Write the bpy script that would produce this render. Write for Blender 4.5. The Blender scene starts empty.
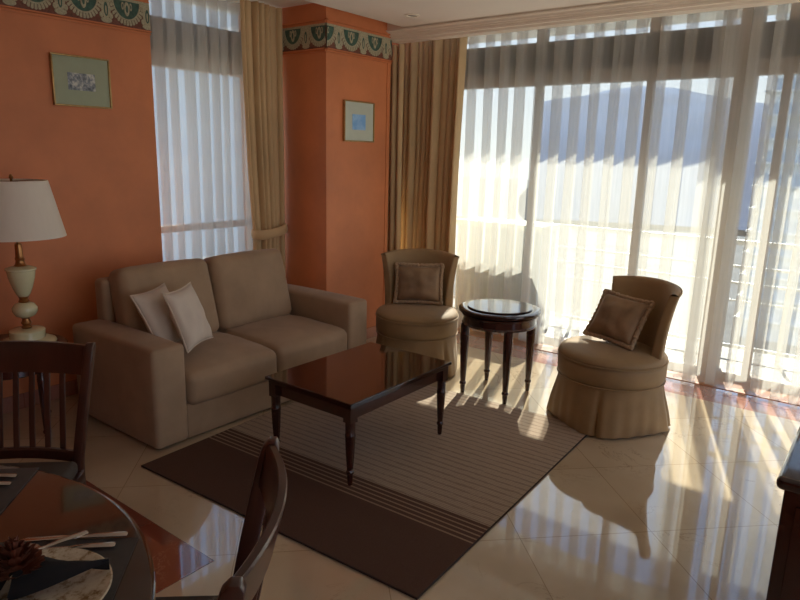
import bpy, bmesh, math, random
from math import sin, cos, pi, radians, sqrt
from mathutils import Vector, Matrix, Euler, noise
random.seed(7)
S = bpy.context.scene
COL = S.collection

# ------------------------------------------------------------------ camera
YAW, PITCH, ROLL, FPX, CAMH = .652952, .221237, .0235712, 648.98, 1.5
_f = Vector((-sin(YAW)*cos(PITCH), cos(YAW)*cos(PITCH), -sin(PITCH)))
_r = Vector((cos(YAW), sin(YAW), 0)); _u = _r.cross(_f)
_r2 = _r*cos(ROLL)+_u*sin(ROLL); _u2 = -_r*sin(ROLL)+_u*cos(ROLL)
cd = bpy.data.cameras.new('camera'); cam = bpy.data.objects.new('camera', cd); COL.objects.link(cam)
m = Matrix((( _r2.x, _u2.x, -_f.x, 0), (_r2.y, _u2.y, -_f.y, 0), (_r2.z, _u2.z, -_f.z, CAMH), (0, 0, 0, 1)))
cam.matrix_world = m
cd.sensor_width = 36; cd.lens = FPX/800*36; cd.clip_start = .02; cd.clip_end = 2000
S.camera = cam

# ------------------------------------------------------------------ light, exposure
SUN_STRENGTH = 11.0; SKY_STRENGTH = 1.22; EXPOSURE = 0.68
w = bpy.data.worlds.new('sky'); S.world = w; w.use_nodes = True
nt = w.node_tree; nt.nodes.clear()
tc = nt.nodes.new('ShaderNodeTexCoord'); sx = nt.nodes.new('ShaderNodeSeparateXYZ')
cr = nt.nodes.new('ShaderNodeValToRGB'); bg = nt.nodes.new('ShaderNodeBackground'); wo = nt.nodes.new('ShaderNodeOutputWorld')
cr.color_ramp.elements[0].position = 0.0; cr.color_ramp.elements[0].color = (.90, .90, .88, 1)
cr.color_ramp.elements[1].position = .45; cr.color_ramp.elements[1].color = (.30, .48, .86, 1)
nt.links.new(tc.outputs['Generated'], sx.inputs[0]); nt.links.new(sx.outputs['Z'], cr.inputs[0])
nt.links.new(cr.outputs[0], bg.inputs[0]); bg.inputs[1].default_value = SKY_STRENGTH
nt.links.new(bg.outputs[0], wo.inputs[0])

sd = bpy.data.lights.new('sun', 'SUN'); sd.energy = SUN_STRENGTH; sd.angle = radians(.6); sd.color = (1, .93, .83)
so = bpy.data.objects.new('sun', sd); COL.objects.link(so)
EL = radians(39.8); trav = Vector((.315*cos(EL), -.949*cos(EL), -sin(EL)))
so.rotation_euler = trav.to_track_quat('-Z', 'Y').to_euler(); so.location = (-3, 9, 8)

S.view_settings.view_transform = 'Standard'; S.view_settings.look = 'None'
S.view_settings.exposure = EXPOSURE; S.view_settings.gamma = 1; S.view_settings.use_curve_mapping = False
try:
    S.cycles.max_bounces = 10; S.cycles.transparent_max_bounces = 24; S.cycles.diffuse_bounces = 6
    S.cycles.transmission_bounces = 8
    S.cycles.sample_clamp_indirect = 6
    S.cycles.use_denoising = True
except Exception: pass

# ------------------------------------------------------------------ materials
def new_mat(name):
    m = bpy.data.materials.new(name); m.use_nodes = True
    n = m.node_tree; b = n.nodes['Principled BSDF']
    return m, n, b
def L(n, a, b): n.links.new(a, b)
def node(n, t, **k):
    x = n.nodes.new(t)
    for a, v in k.items(): setattr(x, a, v)
    return x
def mixc(n, fac, a, b, blend='MIX'):
    x = node(n, 'ShaderNodeMix', data_type='RGBA', blend_type=blend)
    for i, v in ((0, fac), (6, a), (7, b)):
        if hasattr(v, 'is_linked') or isinstance(v, bpy.types.NodeSocket): L(n, v, x.inputs[i])
        else: x.inputs[i].default_value = v if i == 0 else (*v, 1) if len(v) == 3 else v
    return x.outputs[2]
def ramp(n, src, p0, p1, c0=(0,0,0), c1=(1,1,1)):
    x = node(n, 'ShaderNodeValToRGB'); e = x.color_ramp.elements
    e[0].position = p0; e[1].position = p1; e[0].color = (*c0, 1); e[1].color = (*c1, 1)
    L(n, src, x.inputs[0]); return x.outputs[0]
def noise_tex(n, scale, detail=4, rough=.6, coord='Object', mapscale=None):
    t = node(n, 'ShaderNodeTexCoord'); x = node(n, 'ShaderNodeTexNoise')
    x.inputs['Scale'].default_value = scale; x.inputs['Detail'].default_value = detail; x.inputs['Roughness'].default_value = rough
    if mapscale:
        mp = node(n, 'ShaderNodeMapping'); mp.inputs['Scale'].default_value = mapscale
        L(n, t.outputs[coord], mp.inputs[0]); L(n, mp.outputs[0], x.inputs['Vector'])
    else: L(n, t.outputs[coord], x.inputs['Vector'])
    return x.outputs[0]
def bump(n, b, h, strength=.2, dist=.01):
    x = node(n, 'ShaderNodeBump'); x.inputs['Strength'].default_value = strength; x.inputs['Distance'].default_value = dist
    L(n, h, x.inputs['Height']); L(n, x.outputs[0], b.inputs['Normal'])
def simple(name, col, rough=.5, var=.12, scale=8, metal=0, bmp=0, bscale=200, sheen=0, coat=0, spec=.5, mapscale=None):
    m, n, b = new_mat(name)
    t = noise_tex(n, scale, mapscale=mapscale)
    c0 = tuple(v*(1-var) for v in col); c1 = tuple(min(1, v*(1+var)) for v in col)
    L(n, ramp(n, t, .3, .7, c0, c1), b.inputs['Base Color'])
    b.inputs['Roughness'].default_value = rough; b.inputs['Metallic'].default_value = metal
    b.inputs['Specular IOR Level'].default_value = spec
    if sheen: b.inputs['Sheen Weight'].default_value = sheen; b.inputs['Sheen Roughness'].default_value = .4
    if coat: b.inputs['Coat Weight'].default_value = coat; b.inputs['Coat Roughness'].default_value = .05
    if bmp: bump(n, b, noise_tex(n, bscale, 2), bmp, .002)
    return m

M = {}
M['wall'] = simple('terracotta_paint', (.60, .200, .074), .55, .13, 2.2, bmp=.15, bscale=60)
M['ceiling'] = simple('ceiling_paint', (.90, .83, .75), .7, .03, 2)
M['cornice'] = simple('cornice_paint', (.86, .77, .65), .55, .04, 4)
M['sofa'] = simple('taupe_velour', (.34, .222, .13), .85, .12, 5, bmp=.25, bscale=500, sheen=.12)
M['chair_fabric'] = simple('gold_brown_velvet', (.29, .18, .078), .7, .16, 4, bmp=.2, bscale=400, sheen=.12)
M['cushion_brown'] = simple('brown_velvet', (.25, .15, .075), .7, .22, 9, bmp=.3, bscale=300, sheen=.12)
M['fringe'] = simple('fringe_yarn', (.36, .24, .14), .9, .35, 90)
M['cushion_beige'] = simple('beige_cotton', (.60, .50, .40), .85, .05, 6, bmp=.2, bscale=400)
M['piping'] = simple('cream_piping', (.62, .50, .38), .8, .05, 20)
M['mahogany'] = simple('dark_mahogany', (.040, .0105, .0065), .22, .45, 6, coat=.5, mapscale=(1, 1, .12))
M['table_top'] = simple('polished_mahogany_top', (.022, .007, .005), .06, .4, 5, coat=.35, mapscale=(1, .1, 1))
M['chair_wood'] = simple('chair_mahogany', (.050, .015, .009), .28, .4, 7, coat=.4, mapscale=(1, 1, .1))
M['dining_wood'] = simple('dining_table_mahogany', (.042, .013, .008), .12, .4, 5, coat=.8, mapscale=(1, .15, 1))
M['seat_pad'] = simple('dark_seat_pad', (.045, .03, .02), .8, .1, 20)
M['drape'] = simple('gold_drape', (.56, .39, .20), .75, .10, 3, bmp=.2, bscale=350, sheen=.3)
M['white_metal'] = simple('white_painted_metal', (.8, .8, .78), .4, .03, 5)
M['frame_alu'] = simple('beige_window_frame', (.40, .31, .23), .45, .06, 5)
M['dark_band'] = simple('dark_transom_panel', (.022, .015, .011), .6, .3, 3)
M['balcony'] = simple('balcony_tiles', (.15, .145, .13), .6, .06, 3)
M['render_white'] = simple('white_render', (.78, .76, .70), .8, .03, 3)
M['gold_frame'] = simple('gilt_frame', (.42, .27, .10), .35, .2, 30, metal=.6)
M['dark_frame'] = simple('dark_frame_side', (.05, .025, .015), .4, .2, 30)
M['mat_green'] = simple('sage_mount', (.36, .40, .27), .7, .04, 10)
M['mat_pale'] = simple('pale_mount', (.52, .56, .46), .7, .04, 10)
M['brass'] = simple('antique_brass', (.36, .17, .06), .3, .2, 30, metal=.8)
M['ceramic'] = simple('cream_ceramic', (.66, .62, .38), .25, .05, 10, coat=.5)
M['silver'] = simple('cutlery_steel', (.62, .58, .54), .2, .05, 10, metal=1)
M['placemat'] = simple('slate_placemat', (.055, .052, .05), .55, .15, 60, bmp=.4, bscale=700)
M['napkin'] = simple('black_napkin', (.006, .006, .008), .85, .1, 30)
M['flower'] = simple('rust_organza', (.15, .042, .02), .55, .35, 30)
M['frieze_green'] = simple('frieze_green', (.05, .105, .075), .7, .35, 40)
M['frieze_cream'] = simple('frieze_cream', (.42, .38, .25), .7, .25, 120)
M['frieze_red'] = simple('frieze_brown', (.17, .06, .035), .7, .3, 80)
M['pink_marble'] = None
M['threshold'] = simple('wooden_threshold', (.30, .125, .05), .3, .3, 6, coat=.3, mapscale=(.15, 1, 1))
M['lamp_dark'] = simple('downlight_metal', (.16, .12, .09), .4, .1, 10)
M['unit_tile'] = None
M['black'] = simple('black_shadow_gap', (.01, .008, .007), .8, .1, 10)

def marble(name, base, vein, dark, tile=None, rot=45, off=(0, 0), rough=.06, vs=3.0):
    m, n, b = new_mat(name)
    tcx = node(n, 'ShaderNodeTexCoord')
    mp = node(n, 'ShaderNodeMapping'); mp.inputs['Location'].default_value = (off[0], off[1], 0)
    L(n, tcx.outputs['Object'], mp.inputs[0])
    rt = node(n, 'ShaderNodeMapping'); rt.inputs['Rotation'].default_value = (0, 0, radians(rot)); L(n, mp.outputs[0], rt.inputs[0])
    n1 = node(n, 'ShaderNodeTexNoise'); n1.inputs['Scale'].default_value = 1.6; n1.inputs['Detail'].default_value = 6
    L(n, tcx.outputs['Object'], n1.inputs['Vector'])
    c = ramp(n, n1.outputs[0], .32, .68, dark, base)
    # veins: ridged noise, thin
    n2 = node(n, 'ShaderNodeTexNoise'); n2.inputs['Scale'].default_value = vs; n2.inputs['Detail'].default_value = 7; n2.inputs['Roughness'].default_value = .65; n2.inputs['Distortion'].default_value = .6
    L(n, tcx.outputs['Object'], n2.inputs['Vector'])
    s = node(n, 'ShaderNodeMath', operation='SUBTRACT'); L(n, n2.outputs[0], s.inputs[0]); s.inputs[1].default_value = .5
    a = node(n, 'ShaderNodeMath', operation='ABSOLUTE'); L(n, s.outputs[0], a.inputs[0])
    v = ramp(n, a.outputs[0], 0.0, .012, (1, 1, 1), (0, 0, 0))
    n3 = node(n, 'ShaderNodeTexNoise'); n3.inputs['Scale'].default_value = 2.1; L(n, tcx.outputs['Object'], n3.inputs['Vector'])
    g = ramp(n, n3.outputs[0], .50, .62)
    vm = node(n, 'ShaderNodeMath', operation='MULTIPLY'); L(n, v, vm.inputs[0]); L(n, g, vm.inputs[1])
    vm2 = node(n, 'ShaderNodeMath', operation='MULTIPLY'); L(n, vm.outputs[0], vm2.inputs[0]); vm2.inputs[1].default_value = .6
    c = mixc(n, vm2.outputs[0], c, vein)
    if tile:
        br = node(n, 'ShaderNodeTexBrick'); br.offset = 0; br.squash = 1
        br.inputs['Scale'].default_value = 1; br.inputs['Brick Width'].default_value = tile; br.inputs['Row Height'].default_value = tile
        br.inputs['Mortar Size'].default_value = .0022; br.inputs['Mortar Smooth'].default_value = .3
        br.inputs['Color1'].default_value = (1, 1, 1, 1); br.inputs['Color2'].default_value = (.90, .87, .83, 1); br.inputs['Mortar'].default_value = (.62, .55, .46, 1)
        L(n, rt.outputs[0], br.inputs['Vector'])
        c = mixc(n, 1.0, c, br.outputs['Color'], 'MULTIPLY')
    L(n, c, b.inputs['Base Color']); b.inputs['Roughness'].default_value = rough
    b.inputs['Coat Weight'].default_value = 1.0; b.inputs['Coat IOR'].default_value = 1.7; b.inputs['Coat Roughness'].default_value = .02
    bump(n, b, n1.outputs[0], .02, .003)
    return m
M['floor'] = marble('cream_marble', (.60, .48, .33), (.22, .14, .08), (.47, .36, .235), tile=.56, rot=45, off=(1.02, -2.96))
M['pink_marble'] = marble('rose_marble_border', (.48, .24, .17), (.62, .42, .34), (.34, .15, .12), vs=7, tile=.3, rot=0)
M['red_marble'] = marble('red_marble_inset', (.20, .05, .028), (.50, .26, .16), (.20, .04, .02), vs=6, tile=.56, rot=0, off=(1.84, -1.30))

def rug_mat():
    m, n, b = new_mat('brown_striped_rug')
    tcx = node(n, 'ShaderNodeTexCoord'); sp = node(n, 'ShaderNodeSeparateXYZ'); L(n, tcx.outputs['Object'], sp.inputs[0])
    y = sp.outputs['Y']
    def math_(op, a, bb=None, c=None):
        x = node(n, 'ShaderNodeMath', operation=op)
        for i, v in enumerate((a, bb, c)):
            if v is None: continue
            if isinstance(v, (int, float)): x.inputs[i].default_value = v
            else: L(n, v, x.inputs[i])
        return x.outputs[0]
    # stripes widen gradually from the dark end to the light end
    ny = noise_tex(n, 22, 5, .75, mapscale=(.5, 4, 1))
    fine = math_('SINE', math_('MULTIPLY', y, 2*pi/.0125))
    dens = node(n, 'ShaderNodeMapRange'); dens.inputs[1].default_value = .40; dens.inputs[2].default_value = 1.5; dens.inputs[3].default_value = .45; dens.inputs[4].default_value = 1.35
    L(n, y, dens.inputs[0])
    st = math_('GREATER_THAN', math_('ADD', math_('MULTIPLY', fine, .5), math_('MULTIPLY', ny, 1.6)), dens.outputs[0])
    light = (.42, .32, .235); mid = (.30, .22, .155); dark = (.10, .052, .034)
    field = mixc(n, math_('MULTIPLY', st, .75), light, mid)
    fadem = node(n, 'ShaderNodeMapRange'); fadem.inputs[1].default_value = .55; fadem.inputs[2].default_value = 1.9
    L(n, y, fadem.inputs[0])
    # broad dark bands with wide spacing in the field
    fl = math_('SINE', math_('MULTIPLY', y, 2*pi/.045))
    fb = math_('MULTIPLY', math_('GREATER_THAN', math_('ADD', fl, math_('MULTIPLY', ny, 3.2)), 2.25), .40)
    field = mixc(n, fb, field, (.14, .085, .055))
    # four thin pale lines on the dark band
    ln = math_('FRACT', math_('DIVIDE', math_('SUBTRACT', y, .395), .0295))
    lm = math_('LESS_THAN', ln, .32)
    lr = math_('MULTIPLY', math_('GREATER_THAN', y, .395), math_('LESS_THAN', y, .55))
    lines = math_('MULTIPLY', lm, lr)
    edge = math_('GREATER_THAN', y, .545)
    band = mixc(n, lines, dark, (.30, .20, .13))
    col = mixc(n, edge, band, field)
    nf = noise_tex(n, 260, 3)
    col = mixc(n, .35, col, ramp(n, nf, .3, .7, (.55, .5, .5), (1.0, 1.0, 1.0)), 'MULTIPLY')
    L(n, col, b.inputs['Base Color']); b.inputs['Roughness'].default_value = .95; b.inputs['Specular IOR Level'].default_value = .15
    bump(n, b, noise_tex(n, 350, 3), .6, .004)
    return m
M['rug'] = rug_mat()
M['rug_edge'] = simple('rug_binding', (.035, .018, .012), .9, .2, 30)

def sheer_mat(name, tr=.50, col=(.80, .77, .70), tcol=(.93, .93, .93)):
    m = bpy.data.materials.new(name); m.use_nodes = True; n = m.node_tree; n.nodes.clear()
    o = node(n, 'ShaderNodeOutputMaterial'); t = node(n, 'ShaderNodeBsdfTransparent'); t.inputs[0].default_value = (*tcol, 1)
    tl = node(n, 'ShaderNodeBsdfTranslucent'); tl.inputs[0].default_value = (*col, 1)
    df = node(n, 'ShaderNodeBsdfDiffuse'); df.inputs[0].default_value = (*[c*.95 for c in col], 1)
    m1 = node(n, 'ShaderNodeMixShader'); m1.inputs[0].default_value = .45; L(n, tl.outputs[0], m1.inputs[1]); L(n, df.outputs[0], m1.inputs[2])
    m2 = node(n, 'ShaderNodeMixShader')
    tx = noise_tex(n, 14, 3, .6, mapscale=(3, 3, .15))
    r = node(n, 'ShaderNodeMapRange'); r.inputs[3].default_value = 1-tr-.06; r.inputs[4].default_value = 1-tr+.06; L(n, tx, r.inputs[0])
    L(n, r.outputs[0], m2.inputs[0]); L(n, t.outputs[0], m2.inputs[1]); L(n, m1.outputs[0], m2.inputs[2])
    L(n, m2.outputs[0], o.inputs[0]); return m
M['sheer'] = sheer_mat('white_sheer', .62)
def glass_mat():
    m = bpy.data.materials.new('window_glass'); m.use_nodes = True; n = m.node_tree; n.nodes.clear()
    o = node(n, 'ShaderNodeOutputMaterial'); t = node(n, 'ShaderNodeBsdfTransparent'); t.inputs[0].default_value = (.93, .97, .96, 1)
    g = node(n, 'ShaderNodeBsdfGlossy'); g.inputs['Roughness'].default_value = .01
    x = node(n, 'ShaderNodeMixShader'); x.inputs[0].default_value = .05
    L(n, t.outputs[0], x.inputs[1]); L(n, g.outputs[0], x.inputs[2]); L(n, x.outputs[0], o.inputs[0]); return m
M['glass'] = glass_mat()
def shade_mat():
    m, n, b = new_mat('cream_lampshade'); n.nodes.remove(b)
    o = n.nodes['Material Output']
    tl = node(n, 'ShaderNodeBsdfTranslucent'); tl.inputs[0].default_value = (.9, .83, .7, 1)
    df = node(n, 'ShaderNodeBsdfDiffuse'); L(n, ramp(n, noise_tex(n, 40, 3, mapscale=(1, 1, .1)), .3, .7, (.86, .79, .68), (.90, .83, .72)), df.inputs[0])
    x = node(n, 'ShaderNodeMixShader'); x.inputs[0].default_value = .75
    L(n, tl.outputs[0], x.inputs[1]); L(n, df.outputs[0], x.inputs[2]); L(n, x.outputs[0], o.inputs[0]); return m
M['lampshade'] = shade_mat()
def print_mat(name, c0, c1, c2, sc):
    m, n, b = new_mat(name)
    t = noise_tex(n, sc, 5, .7); x = node(n, 'ShaderNodeValToRGB'); L(n, t, x.inputs[0])
    e = x.color_ramp.elements; e[0].position = .38; e[0].color = (*c0, 1); e[1].position = .6; e[1].color = (*c2, 1)
    k = x.color_ramp.elements.new(.49); k.color = (*c1, 1)
    L(n, x.outputs[0], b.inputs['Base Color']); b.inputs['Roughness'].default_value = .6; return m
M['etching'] = print_mat('landscape_etching', (.10, .12, .13), (.24, .27, .30), (.62, .62, .55), 26)
M['blue_print'] = print_mat('blue_print', (.20, .42, .75), (.30, .52, .80), (.38, .60, .82), 10)
M['china'] = print_mat('floral_china', (.26, .17, .08), (.58, .50, .36), (.66, .60, .46), 34)
M['china'].node_tree.nodes['Principled BSDF'].inputs['Roughness'].default_value = .2
def facade(name, wall, win, sx_, sz_):
    m, n, b = new_mat(name)
    tcx = node(n, 'ShaderNodeTexCoord'); sp = node(n, 'ShaderNodeSeparateXYZ'); L(n, tcx.outputs['Object'], sp.inputs[0])
    def band(o, per, fr):
        a = node(n, 'ShaderNodeMath', operation='DIVIDE'); L(n, o, a.inputs[0]); a.inputs[1].default_value = per
        f = node(n, 'ShaderNodeMath', operation='FRACT'); L(n, a.outputs[0], f.inputs[0])
        l = node(n, 'ShaderNodeMath', operation='LESS_THAN'); L(n, f.outputs[0], l.inputs[0]); l.inputs[1].default_value = fr; return l.outputs[0]
    z = band(sp.outputs['Z'], sz_, .5); x = band(sp.outputs['X'], sx_, .7)
    mm = node(n, 'ShaderNodeMath', operation='MULTIPLY'); L(n, z, mm.inputs[0]); L(n, x, mm.inputs[1])
    L(n, mixc(n, mm.outputs[0], wall, win), b.inputs['Base Color']); b.inputs['Roughness'].default_value = .8; return m
M['tower'] = facade('tower_facade', (.60, .64, .66), (.36, .43, .50), 4, 3.2)
M['house'] = facade('pale_facade', (.66, .67, .66), (.62, .64, .65), 3.4, 3.1)
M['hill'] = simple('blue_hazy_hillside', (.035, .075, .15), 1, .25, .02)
M['ground'] = simple('town_ground', (.115, .115, .11), 1, .3, .05)
def unit():
    m, n, b = new_mat('grey_tile_grid'); br = node(n, 'ShaderNodeTexBrick'); br.offset = 0
    tcx = node(n, 'ShaderNodeTexCoord'); mp = node(n, 'ShaderNodeMapping'); mp.inputs['Rotation'].default_value = (pi/2, 0, 0)
    L(n, tcx.outputs['Object'], mp.inputs[0]); L(n, mp.outputs[0], br.inputs[0])
    br.inputs['Scale'].default_value = 1; br.inputs['Brick Width'].default_value = .07; br.inputs['Row Height'].default_value = .07; br.inputs['Mortar Size'].default_value = .008
    br.inputs['Color1'].default_value = (.34, .37, .42, 1); br.inputs['Color2'].default_value = (.40, .42, .47, 1); br.inputs['Mortar'].default_value = (.62, .62, .64, 1)
    L(n, br.outputs[0], b.inputs[0]); return m
M['unit_tile'] = unit()

# ------------------------------------------------------------------ mesh helpers
class MB:
    def __init__(s): s.v = []; s.f = []; s.mi = []; s.m = 0
    def add(s, vs, fs):
        o = len(s.v); s.v += [tuple(v) for v in vs]
        for f in fs: s.f.append(tuple(i+o for i in f)); s.mi.append(s.m)
        return s
    def box(s, x0, x1, y0, y1, z0, z1):
        return s.add([(x0,y0,z0),(x1,y0,z0),(x1,y1,z0),(x0,y1,z0),(x0,y0,z1),(x1,y0,z1),(x1,y1,z1),(x0,y1,z1)],
                     [(0,3,2,1),(4,5,6,7),(0,1,5,4),(1,2,6,5),(2,3,7,6),(3,0,4,7)])
    def grid(s, P, cu=False, cv=False):          # P[i][j] points
        nu, nv = len(P), len(P[0]); vs = [p for r in P for p in r]; fs = []
        for i in range(nu if cu else nu-1):
            for j in range(nv if cv else nv-1):
                a = i*nv+j; b = ((i+1) % nu)*nv+j; c = ((i+1) % nu)*nv+(j+1) % nv; d = i*nv+(j+1) % nv
                fs.append((a, b, c, d))
        return s.add(vs, fs)
    def lathe(s, prof, c=(0,0), n=32, rf=None, cap=True):   # prof [(r,z)]
        P = []
        for r, z in prof:
            P.append([(c[0]+(rf(r,z,2*pi*k/n) if rf else r)*cos(2*pi*k/n), c[1]+(rf(r,z,2*pi*k/n) if rf else r)*sin(2*pi*k/n), z) for k in range(n)])
        o = len(s.v); s.grid(P, cv=True)
        if cap:
            s.f.append(tuple(o+k for k in range(n))[::-1]); s.mi.append(s.m)
            e = o+(len(prof)-1)*n; s.f.append(tuple(e+k for k in range(n))); s.mi.append(s.m)
        return s
    def tube(s, pts, r, n=8, closed=False, sy=1.0, flat=None):
        pts = [Vector(p) for p in pts]; N = len(pts); P = []
        up = Vector((0, 0, 1)); prev = None
        for i, p in enumerate(pts):
            a = pts[(i-1) % N] if (closed or i > 0) else p; b = pts[(i+1) % N] if (closed or i < N-1) else p
            t = (b-a).normalized()
            if prev is None:
                prev = up if abs(t.z) < .9 else Vector((1, 0, 0))
            nn = (prev - t*prev.dot(t)).normalized(); prev = nn; bb = t.cross(nn)
            rr = r[i] if isinstance(r, (list, tuple)) else r
            P.append([p+nn*cos(2*pi*k/n)*rr*sy+bb*sin(2*pi*k/n)*rr for k in range(n)])
        o = len(s.v); s.grid(P, cu=closed, cv=True)
        if not closed:
            s.f.append(tuple(o+k for k in range(n))[::-1]); s.mi.append(s.m)
            e = o+(N-1)*n; s.f.append(tuple(e+k for k in range(n))); s.mi.append(s.m)
        return s
    def soft(s, c, h, r, bulge=(0,0,0), n=12, fn=None):      # rounded, slightly stuffed box; c centre, h half sizes
        ts = [-1+2*i/n for i in range(n+1)]
        # cluster points near the edges
        def q(t, hh):
            k = 1-r/hh
            a = abs(t); a2 = a*2
            if a <= .5: v = a2*k
            else: v = k+(a2-1)*(1-k)
            return math.copysign(v*hh, t)
        idx = {}
        def V_(p):
            key = tuple(round(x, 5) for x in p)
            if key in idx: return idx[key]
            P = [q(p[i], h[i]) for i in range(3)]
            Q = [max(-(h[i]-r), min(h[i]-r, P[i])) for i in range(3)]
            d = Vector([P[i]-Q[i] for i in range(3)]); 
            if d.length > 1e-9: d = d.normalized()*r
            X = Vector(Q)+d
            for a in range(3):
                o1, o2 = (a+1) % 3, (a+2) % 3
                f = (1-min(1, abs(X[o1]/h[o1]))**2.5)*(1-min(1, abs(X[o2]/h[o2]))**2.5)
                X[a] += bulge[a]*f*(X[a]/h[a])
            if fn: X = Vector(fn(X))
            s.v.append(tuple(X+Vector(c))); idx[key] = len(s.v)-1; return idx[key]
        for ax in range(3):
            for sg in (-1, 1):
                for i in range(n):
                    for j in range(n):
                        quad = []
                        for (a, b) in ((i, j), (i+1, j), (i+1, j+1), (i, j+1)):
                            p = [0, 0, 0]; p[ax] = sg; p[(ax+1) % 3] = ts[a]; p[(ax+2) % 3] = ts[b]; quad.append(V_(p))
                        if sg < 0: quad.reverse()
                        s.f.append(tuple(quad)); s.mi.append(s.m)
        return s
    def prism(s, poly, axis, a0, a1):                # poly 2D closed; extruded along axis
        def P(u, v, a):
            return {'x': (a, u, v), 'y': (u, a, v), 'z': (u, v, a)}[axis]
        n = len(poly); vs = [P(u, v, a0) for u, v in poly]+[P(u, v, a1) for u, v in poly]
        fs = [tuple(range(n))[::-1], tuple(range(n, 2*n))]+[(i, (i+1) % n, (i+1) % n+n, i+n) for i in range(n)]
        return s.add(vs, fs)
    def build(s, name, mats, parent=None, smooth=True, bevel=0, seg=2, angle=40):
        me = bpy.data.meshes.new(name); me.from_pydata(s.v, [], s.f)
        if not isinstance(mats, (list, tuple)): mats = [mats]
        for m in mats: me.materials.append(m)
        me.polygons.foreach_set('material_index', s.mi)
        bm = bmesh.new(); bm.from_mesh(me); bmesh.ops.recalc_face_normals(bm, faces=bm.faces)
        if bevel:
            es = [e for e in bm.edges if len(e.link_faces) == 2 and e.calc_face_angle(0) > radians(35)]
            bmesh.ops.bevel(bm, geom=es, offset=bevel, segments=seg, affect='EDGES', profile=.5, clamp_overlap=True)
        bm.to_mesh(me); bm.free()
        if smooth:
            me.polygons.foreach_set('use_smooth', [True]*len(me.polygons))
            me.set_sharp_from_angle(angle=radians(angle))
        o = bpy.data.objects.new(name, me); COL.objects.link(o)
        if parent: o.parent = parent
        return o
def tag(o, label=None, cat=None, group=None, kind=None):
    if label: o['label'] = label
    if cat: o['category'] = cat
    if group: o['group'] = group
    if kind: o['kind'] = kind
    return o
def thing(name, label, cat, loc=(0,0,0), rz=0, group=None):
    o = bpy.data.objects.new(name, None); COL.objects.link(o); o.location = loc; o.rotation_euler = (0, 0, rz)
    o.empty_display_size = .1
    return tag(o, label, cat, group)
def struct(o, label=None):
    o['kind'] = 'structure'
    if label: o['label'] = label
    return o
def copy_tree(o, parent=None):
    c = o.copy(); COL.objects.link(c)
    if parent: c.parent = parent
    for ch in o.children: copy_tree(ch, c)
    return c

# ------------------------------------------------------------------ room shell
XL, XC, YC0, YC1 = -3.90, -3.36, 3.475, 4.20
XR, YB = 2.3, -2.2
struct(MB().box(-4.3, XR+.2, YB-.2, 4.33, -.12, 0).build('floor', M['floor'], smooth=False))
struct(MB().box(-4.3, XR+.2, 4.33, 4.63, -.12, 0).build('trim_1', M['pink_marble'], smooth=False), 'rose marble border in front of the tall windows')
struct(MB().box(-4.3, XR+.2, 4.63, 4.98, -.12, .004).build('trim_2', M['threshold'], smooth=False), 'wooden threshold under the window')
struct(MB().box(-3.0, -1.84, .18, 1.30, -.02, .0015).build('trim_3', M['red_marble'], smooth=False), 'red marble square set in the cream floor')
struct(MB().box(-4.3, XL, YB, 2.457, 0, 2.7).build('wall_left', M['wall'], smooth=False))
struct(MB().box(-4.3, XC, YC0, YC1, 0, 2.7).build('wall_column', M['wall'], smooth=False))
struct(MB().box(-4.3, -3.80, YC1, 4.98, 0, 2.7).build('wall_corner', M['wall'], smooth=False))
# closed back wall, right wall with an opening near the windows
mb = MB(); mb.box(-4.3, XR+.2, YB-.2, YB, 0, 2.7)
struct(mb.build('wall_back', M['wall'], smooth=False))
mb = MB(); mb.box(XR, XR+.2, YB, -.6, 0, 2.7); mb.box(XR, XR+.2, 4.6, 4.98, 0, 2.7); mb.box(XR, XR+.2, -.6, 4.6, 2.40, 2.7); mb.box(XR, XR+.2, -.6, 4.6, 0, .10)
struct(mb.build('wall_right', M['wall'], smooth=False))
# ceiling: low tray, sloping cove by the pink pillar, higher strip by the left wall
mb = MB()
mb.box(-3.15, XR+.2, YB-.2, 4.16, 2.435, 2.72)
mb.box(-4.3, -3.36, YB-.2, YC0+.01, 2.515, 2.72)
mb.prism([(-3.36, 2.515), (-3.335, 2.515), (-3.325, 2.50), (-3.22, 2.455), (-3.21, 2.437), (-3.15, 2.436), (-3.15, 2.72), (-3.36, 2.72)], 'y', YB-.2, 4.16)
mb.box(-4.3, XR+.2, 4.3, 4.98, 2.66, 2.72)
struct(mb.build('ceiling', M['ceiling'], smooth=False))
# cornice hiding the curtain track
prof = [(4.15, 2.60), (4.15, 2.425), (4.135, 2.425), (4.135, 2.417), (4.155, 2.412), (4.160, 2.400), (4.168, 2.398), (4.168, 2.388), (4.178, 2.386), (4.182, 2.374), (4.176, 2.372), (4.176, 2.366), (4.20, 2.364), (4.205, 2.350), (4.30, 2.350), (4.30, 2.60)]
struct(MB().prism(prof, 'x', XC, XR).build('trim_4', M['cornice'], smooth=False), 'cream stepped cornice above the curtains')

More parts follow.
